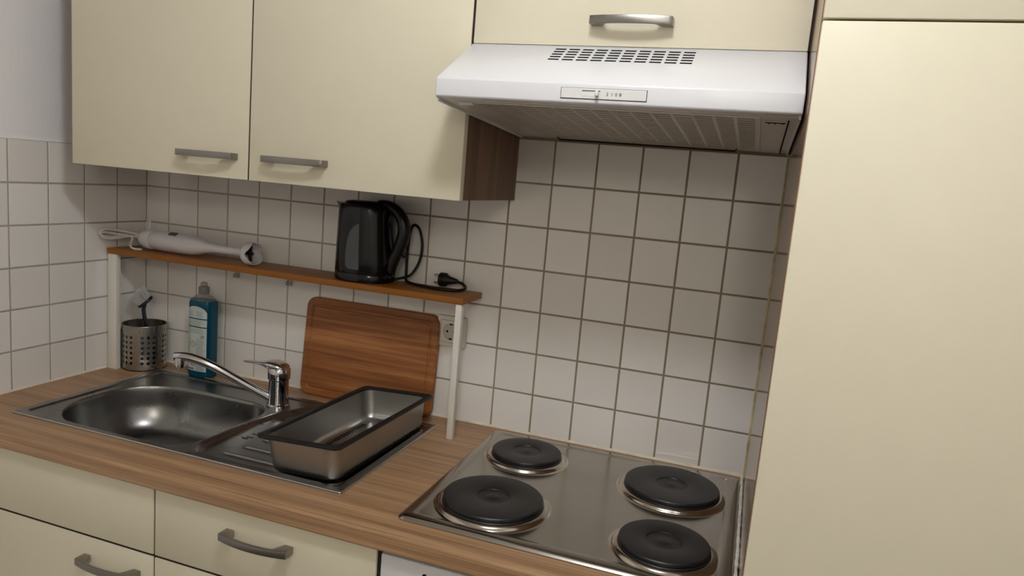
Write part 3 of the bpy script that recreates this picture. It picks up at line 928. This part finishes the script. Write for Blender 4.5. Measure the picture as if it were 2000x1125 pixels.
# ------------------------------------------------------------------ perforated cutlery cup
CR, CH = 0.0560, 0.1240
cup = thing('cutlery_cup', (0.0700, -0.0720, CT), 'perforated stainless steel cup in the worktop corner', 'cup')
cb = bmesh.new()
NC = 24
A0 = math.radians(-44.5 - 6.0)
row_z = [CH - 0.0300 - 0.0143 * i for i in range(6)]
HRAD = 0.0042
cell_h = 0.0143
def cpt(a, z):
    return (CR * math.cos(a), CR * math.sin(a), z)
cache = {}
def cv(a, z):
    key = (round(a, 5), round(z, 6))
    if key not in cache:
        cache[key] = cb.verts.new(cpt(a, z))
    return cache[key]
da = 2 * math.pi / NC
z_top = row_z[0] + cell_h / 2
z_bot = row_z[-1] - cell_h / 2
for c in range(NC):
    ac = A0 + c * da
    a0, a1 = ac - da / 2, ac + da / 2
    ai = [a0, (a0 + ac) / 2, ac, (ac + a1) / 2, a1]
    def ring(zlo, zhi):
        for p, q in zip(ai, ai[1:]):
            cb.faces.new((cv(p, zlo), cv(q, zlo), cv(q, zhi), cv(p, zhi)))
    ring(z_top, CH - 0.004)
    ring(CH - 0.004, CH)
    ring(0.003, z_bot)
    for rz in row_z:
        zl, zh = rz - cell_h / 2, rz + cell_h / 2
        zi = [zl, rz, zh]
        if c % 4 == 3:
            for p, q in zip(ai, ai[1:]):
                for u, w in zip(zi, zi[1:]):
                    cb.faces.new((cv(p, u), cv(q, u), cv(q, w), cv(p, w)))
            continue
        outer_v = [(a1, rz), (a1, zh), (ai[3], zh), (ac, zh), (ai[1], zh), (a0, zh), (a0, rz), (a0, zl), (ai[1], zl), (ac, zl), (ai[3], zl), (a1, zl)]
        hole = []
        for (aa, zz) in outer_v:
            t = math.atan2((zz - rz), (aa - ac) * CR)
            hole.append(cb.verts.new(cpt(ac + HRAD * math.cos(t) / CR, rz + HRAD * math.sin(t))))
        ov = [cv(a_, z_) for a_, z_ in outer_v]
        for i in range(12):
            j = (i + 1) % 12
            cb.faces.new((ov[i], ov[j], hole[j], hole[i]))
wall = obj('wall', cb, 'cup_steel', cup, world=False, angle=60)
# consolidate seam and give the sheet thickness
bm_ = bmesh.new()
bm_.from_mesh(wall.data)
bmesh.ops.remove_doubles(bm_, verts=bm_.verts, dist=0.0001)
bmesh.ops.recalc_face_normals(bm_, faces=bm_.faces)
bmesh.ops.solidify(bm_, geom=list(bm_.faces), thickness=0.0009)
bm_.to_mesh(wall.data)
bm_.free()
finish(wall.data, True, 50)
obj('base', lathe([(CR - 0.001, 0.0), (CR + 0.0005, 0.0015), (CR + 0.0002, 0.0035), (CR - 0.0015, 0.004), (0.001, 0.004)], 48), 'black_rubber', cup, world=False, angle=40)
obj('rim', tube([(CR * math.cos(2 * math.pi * i / 64), CR * math.sin(2 * math.pi * i / 64), CH) for i in range(65)], 0.0011, 8), 'cup_steel', cup, world=False)

# ------------------------------------------------------------------ dish brush standing in the cup
brp = Vector((0.0700, -0.0720, CT + 0.0045))
br = thing('dish_brush', brp, 'black dish brush with white bristles standing in the steel cup', 'brush')
hpts = catmull([(0.026, 0.018, 0.002), (0.016, 0.012, 0.050), (0.004, 0.004, 0.105), (-0.004, 0.001, 0.143), (-0.0055, 0.001, 0.160), (-0.002, 0.004, 0.176)], 5)
nh_ = len(hpts)
obj('handle', tube(hpts, [0.0072 - 0.0022 * i / nh_ for i in range(nh_)], 12, flat=0.7), 'brush_black', br, world=False, angle=60)
hc = Vector((-0.0020, 0.003, 0.1785))
bd = Vector((-0.42, -0.52, 0.74)).normalized()
hu = Vector((0.35, 0.30, 0.88))
hu = (hu - bd * hu.dot(bd)).normalized()
hs = bd.cross(hu)
hd = bmesh.new()
lps = []
for t_, sc_ in ((-0.0045, 0.75), (-0.003, 0.95), (0.0, 1.0), (0.003, 0.95), (0.0045, 0.8)):
    lps.append([hc + bd * t_ + hu * (0.0235 * sc_ * math.cos(a)) + hs * (0.0165 * sc_ * math.sin(a)) for a in [2 * math.pi * k / 28 for k in range(28)]])
loft(lps, True, True, True, hd)
obj('head', hd, 'brush_black', br, world=False, angle=50)
random.seed(5)
bb = bmesh.new()
for i in range(420):
    r = math.sqrt(random.random()) * 0.92
    a = random.uniform(0, 2 * math.pi)
    base = hc + bd * 0.004 + hu * (0.021 * r * math.cos(a)) + hs * (0.0145 * r * math.sin(a))
    out = (hu * math.cos(a) * 0.34 + hs * math.sin(a) * 0.42) * r
    tipv = base + (bd + out).normalized() * random.uniform(0.024, 0.034) + Vector((random.uniform(-1, 1), random.uniform(-1, 1), random.uniform(-1, 1))) * 0.0012
    tube([base, tipv], 0.00075, 4, bm=bb)
bro = obj('bristles', bb, 'bristle', br, world=False, smooth=False)
bro['kind'] = 'stuff'

# ------------------------------------------------------------------ hob with four hotplates
hob = thing('hob', (1.387, -0.28, CT), 'stainless steel hob with four black hotplates set into the worktop', 'hob')
HX_0, HX_1, HY_0, HY_1 = 1.1015, 1.6685, -0.5345, -0.0260
def hrr(i_, r, z):
    return [(x, y, CT + z) for x, y in rrect(HX_0 + i_, HX_1 - i_, HY_0 + i_, HY_1 - i_, r, 8)]
hbm = loft([hrr(0.0, 0.016, 0.0002), hrr(0.0, 0.016, 0.0025), hrr(0.003, 0.015, 0.0058), hrr(0.008, 0.013, 0.0078), hrr(0.020, 0.009, 0.0082), hrr(0.0235, 0.007, 0.0078), hrr(0.0262, 0.006, 0.0060), hrr(0.030, 0.005, 0.0055)], True, True, True)
obj('plate', hbm, 'hob_steel', hob, angle=28)
HZ = CT + 0.0055
for (x, y, r) in ((1.2225, -0.160, 0.0760), (1.2370, -0.4090, 0.0935), (1.5370, -0.1765, 0.0945), (1.5530, -0.4270, 0.0775)):
    hp_ = obj('hotplate', lathe([(r - 0.004, 0.004), (r + 0.0005, 0.0055), (r + 0.001, 0.0085), (r - 0.0005, 0.0100), (r - 0.0022, 0.0104), (r - 0.0022, 0.0114), (r - 0.0006, 0.0122), (r - 0.0004, 0.0160), (r - 0.0022, 0.0178), (r - 0.006, 0.0183), (0.0335, 0.0180), (0.0315, 0.0172), (0.0305, 0.0158), (0.0285, 0.0154), (0.0105, 0.0152), (0.0075, 0.0162), (0.004, 0.0166), (0.001, 0.0160)], 72, (x, y, HZ)), 'iron', hob, angle=32)
    obj('trim_ring', lathe([(r + 0.0165, 0.0), (r + 0.0125, 0.0007), (r + 0.0110, 0.0022), (r + 0.0098, 0.0042), (r + 0.0080, 0.0062), (r + 0.0058, 0.0076), (r + 0.0030, 0.0083), (r - 0.001, 0.0080), (r - 0.004, 0.003)], 72, (x, y, HZ), None, True, True), 'ring_steel', hp_, angle=60)

# ------------------------------------------------------------------ wall cabinet with two doors
CZ0, CZ1 = 1.4545, 2.14
YD = -0.330
wc = thing('wall_cabinet', (0.60, -0.16, CZ0), 'cream wall cabinet with a pair of doors above the shelf', 'cabinet')
carcass(0.1165, 1.0915, CZ0, CZ1, YD + 0.0195, -0.0006, wc, 'walnut_v')
dl = door('door', 0.1145, 0.6038, CZ0 - 0.001, CZ1, YD, wc)
handle(dl, 0.5065, 1.5005, YD, 0.145)
drr = door('door', 0.6082, 1.0920, CZ0 - 0.001, CZ1, YD, wc)
handle(drr, 0.7265, 1.5012, YD, 0.146)
obj('gap_shade_strip', box(0.6040, 0.6080, YD + 0.0025, YD + 0.0190, CZ0, CZ1 - 0.002), 'gap', wc)  # shade between the doors, put in as a dark strip
oc = thing('hood_cabinet', (1.385, -0.16, 1.7455), 'cream flap-door cabinet directly above the extractor hood', 'cabinet')
carcass(1.0955, 1.6735, 1.7455, CZ1, YD + 0.0195, -0.0006, oc, 'walnut_v')
df = door('flap_door', 1.0970, 1.6730, 1.7445, CZ1, YD, oc)
handle(df, 1.3875, 1.7840, YD, 0.141)
obj('gap_shade_strip', box(1.0922, 1.0968, YD + 0.0025, YD + 0.0190, 1.7445, CZ1 - 0.002), 'gap', oc)  # dark strips for the shade beside the flap door
obj('gap_shade_strip', box(1.6732, 1.6762, YD + 0.0025, YD + 0.0190, 1.7445, CZ1 - 0.002), 'gap', oc)
tc_ = thing('tall_cabinet', (1.97, -0.30, 0.0), 'tall cream cabinet at the right of the hob', 'cabinet')
obj('side_panel', box(PX, PX + 0.016, -0.5655, -0.0006, 0.0, CZ1, 0.0004, 1), 'panel_side', tc_)
obj('edge_strip', box(PX + 0.0002, PX + 0.0158, -0.5668, -0.5655, 0.0, CZ1), 'panel_edge', tc_)
obj('side_panel', box(2.2565, 2.2725, -0.5655, -0.0006, 0.0, CZ1, 0.0004, 1), 'panel_side', tc_)
obj('back_panel', box(PX + 0.016, 2.2565, -0.012, -0.0006, 0.0, CZ1), 'panel_side', tc_)
obj('top_panel', box(PX + 0.016, 2.2565, -0.5655, -0.012, CZ1 - 0.016, CZ1), 'panel_side', tc_)
obj('plinth', box(PX + 0.016, 2.2565, -0.52, -0.505, 0.0, 0.10), 'cream_edge', tc_)
obj('shelf_panel', box(PX + 0.016, 2.2565, -0.5650, -0.012, 1.728, 1.744), 'gap', tc_)
obj('door', box(PX + 0.0012, 2.2705, -0.5865, -0.5685, 0.105, 1.7345, 0.0012, 2), 'cream', tc_)
obj('door', box(PX + 0.0012, 2.2705, -0.5865, -0.5685, 1.7380, CZ1, 0.0012, 2), 'cream', tc_)

# ------------------------------------------------------------------ extractor hood
hood = thing('extractor_hood', (1.385, -0.23, 1.605), 'white extractor hood with sloped vented top above the hob', 'hood')
GX0, GX1 = 1.0945, 1.6740
prof = [(-0.0006, 1.7435), (-0.329, 1.7435), (-0.475, 1.6605), (-0.475, 1.6310), (-0.470, 1.6285), (-0.0006, 1.6030)]
hbm = prism_x(prof, GX0, GX1)
es = [e for e in hbm.edges if abs(e.verts[0].co.y - e.verts[1].co.y) < 1e-5 and e.verts[0].co.y < -0.4 or (abs(e.verts[0].co.x - e.verts[1].co.x) < 1e-5 and min(v.co.y for v in e.verts) < -0.4)]
bmesh.ops.bevel(hbm, geom=es, offset=0.0028, segments=3, affect='EDGES', profile=0.5)
body = obj('body', hbm, 'hood_white', hood, angle=30)
# vent slots in the slope
sl_a, sl_b = Vector((0, -0.475, 1.6605)), Vector((0, -0.329, 1.7435))
sdir = (sl_b - sl_a).normalized()
ang = math.atan2(sdir.z, sdir.y)
vent = None
for c in range(10):
    for r in range(5):
        x = 1.2695 + c * 0.02465
        p = sl_b - sdir * (0.0175 + r * 0.0124)
        loc = Vector((x, p.y, p.z)) - origin(hood)
        if vent is None:
            vent = obj('vent_slot', box(-0.0096, 0.0096, -0.0026, 0.0026, -0.0010, 0.0003, 0.0002, 1), 'black', body, world=False)
            vent.location = loc
            vent.rotation_euler = (ang, 0, 0)
        else:
            inst(vent, 'vent_slot', body, loc, (ang, 0, 0))
# control panel with slider and printed marks
cpn = obj('control_panel', box(1.3138, 1.4487, -0.4768, -0.4745, 1.6372, 1.6532, 0.0006, 1), 'hood_grey', hood)
obj('panel_gap', box(1.3130, 1.4495, -0.4756, -0.4745, 1.6364, 1.6538), 'gap', cpn)
sl_ = obj('slider_slot', box(1.3478, 1.3768, -0.4771, -0.4760, 1.6410, 1.6495, 0.0002, 1), 'hood_white', cpn)
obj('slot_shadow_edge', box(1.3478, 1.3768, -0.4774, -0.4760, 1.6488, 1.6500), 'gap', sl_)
kn = box(1.3700, 1.3752, -0.4862, -0.4766, 1.6412, 1.6490, 0.0012, 2)
obj('slider_knob', kn, 'hood_grey', cpn)
def text_mesh(txt, size):
    cu = bpy.data.curves.new('txt', 'FONT')
    cu.body = txt
    cu.size = size
    cu.align_x = 'CENTER'
    cu.align_y = 'CENTER'
    cu.extrude = 0.0001
    cu.resolution_u = 3
    to = bpy.data.objects.new('txt', cu)
    COL.objects.link(to)
    bpy.context.view_layer.update()
    me_ = bpy.data.meshes.new_from_object(to.evaluated_get(bpy.context.evaluated_depsgraph_get()))
    bpy.data.objects.remove(to)
    return me_
for ch, x in (('2', 1.3880), ('1', 1.3955), ('0', 1.4020)):
    tm = text_mesh(ch, 0.0072)
    tm.materials.append(M['print_dark'])
    to = bpy.data.objects.new('marking', tm)
    COL.objects.link(to)
    to.parent = cpn
    to.location = Vector((x, -0.4769, 1.6450)) - origin(cpn)
    to.rotation_euler = (math.pi / 2, 0, 0)
sy = bmesh.new()
tube([(1.4085 + 0.0013 * math.cos(t), -0.4769, 1.6458 + 0.0013 * math.sin(t)) for t in [2 * math.pi * k / 12 for k in range(13)]], 0.0005, 5, bm=sy)
box(1.4076, 1.4094, -0.4772, -0.4767, 1.6428, 1.6437, bm=sy)
obj('marking', sy, 'print_dark', cpn)
# underside: filter panel with slits, lamp cover, wire
ua, ub = Vector((0, -0.470, 1.6285)), Vector((0, -0.0006, 1.6030))
ud = (ub - ua).normalized()
un = Vector((0, ud.z, -ud.y))
if un.z > 0:
    un = -un
uang = math.atan2(ud.z, ud.y)
def under(x0, x1, s0, s1, t0, t1, name, mat, parent, bev=0.0):
    b = box(x0, x1, s0, s1, -t1, -t0, bev, 1)
    bmesh.ops.rotate(b, verts=b.verts, cent=(0, 0, 0), matrix=Matrix.Rotation(uang, 3, 'X'))
    bmesh.ops.translate(b, verts=b.verts, vec=ua)
    return obj(name, b, mat, parent)
ULEN = (ub - ua).length
under(GX0 + 0.004, GX1 - 0.004, 0.012, ULEN - 0.004, -0.001, 0.0012, 'bottom_plate', 'hood_under', hood, 0.0004)
filt = under(GX0 + 0.060, 1.6180, 0.020, ULEN - 0.050, 0.0012, 0.0030, 'filter_panel', 'hood_under', hood, 0.0006)
for x0 in (GX0 + 0.0012, GX1 - 0.0042):
    under(x0, x0 + 0.003, 0.004, ULEN - 0.002, -0.001, 0.0050, 'side_flange', 'hood_white', hood)
lc = under(1.6210, 1.6560, 0.050, ULEN - 0.010, 0.0012, 0.0026, 'lamp_cover', 'hood_under', hood, 0.0006)
under(1.6565, 1.6585, 0.040, ULEN - 0.006, 0.0012, 0.0020, 'cover_gap', 'black', lc)
under(1.6240, 1.6540, 0.058, 0.0610, 0.0026, 0.0036, 'latch', 'gap', lc)
for xx in (1.628, 1.637, 1.648):
    under(xx, xx + 0.003, 0.066, 0.071, 0.0026, 0.0032, 'latch_mark', 'gap', lc)
under(GX0 + 0.030, GX0 + 0.055, 0.030, 0.036, 0.0012, 0.0050, 'latch', 'hood_white', hood)
slit = None
NCOL, NROW = 14, 18
cw = (1.6120 - (GX0 + 0.068)) / NCOL
for c in range(NCOL):
    for r in range(NROW):
        s = 0.034 + r * (ULEN - 0.05 - 0.02 - 0.034) / (NROW - 1)
        p = ua + ud * s + un * 0.0030
        loc = Vector((GX0 + 0.068 + cw * (c + 0.5), p.y, p.z)) - origin(hood)
        if slit is None:
            slit = obj('filter_slit', box(-cw * 0.41, cw * 0.41, -0.0046, 0.0046, -0.0003, 0.0004), 'slit_grey', filt, world=False, smooth=False)
            slit.location = loc
            slit.rotation_euler = (uang, 0, 0)
        else:
            inst(slit, 'filter_slit', filt, loc, (uang, 0, 0))
obj('retaining_wire', tube([(1.1900, -0.044, 1.6070), (1.1960, -0.034, 1.5985), (1.3900, -0.034, 1.5985), (1.5700, -0.034, 1.5985), (1.5760, -0.044, 1.6070)], 0.0019, 8), 'gap', hood)

# ------------------------------------------------------------------ ceiling lamp
lx, ly, lz = LAMP_POS
lamp = thing('ceiling_lamp', (lx, ly, CEIL), 'round opal glass ceiling lamp over the kitchen', 'lamp')
obj('base', lathe([(0.085, 0.0), (0.085, -0.025), (0.078, -0.030), (0.001, -0.030)], 40), 'white_plastic', lamp, world=False)
obj('shade', lathe([(0.078, -0.031), (0.092, -0.050), (0.097, -0.075), (0.090, -0.102), (0.068, -0.124), (0.036, -0.136), (0.001, -0.140)], 32), 'lamp_glass', lamp, world=False)

rx, ry, rz = FILL_LAMP_POS  # added globe lamp, unseen, brightens the shaded tiles and fronts
fill_lamp = thing('added_fill_lamp', (rx, ry, CEIL), 'added white globe fill lamp, unseen behind the camera', 'lamp')
obj('rose', lathe([(0.05, 0.0), (0.05, -0.02), (0.01, -0.03), (0.001, -0.03)], 28), 'white_plastic', fill_lamp, world=False)
obj('cable', tube([(0, 0, -0.028), (0, 0, rz + 0.145 - CEIL)], 0.004, 8), 'cord_white', fill_lamp, world=False)
obj('globe', lathe([(0.15 * math.sin(math.pi * i / 20), rz - CEIL + 0.15 * math.cos(math.pi * i / 20)) for i in range(21)], 32), 'fill_lamp_glass', fill_lamp, world=False)
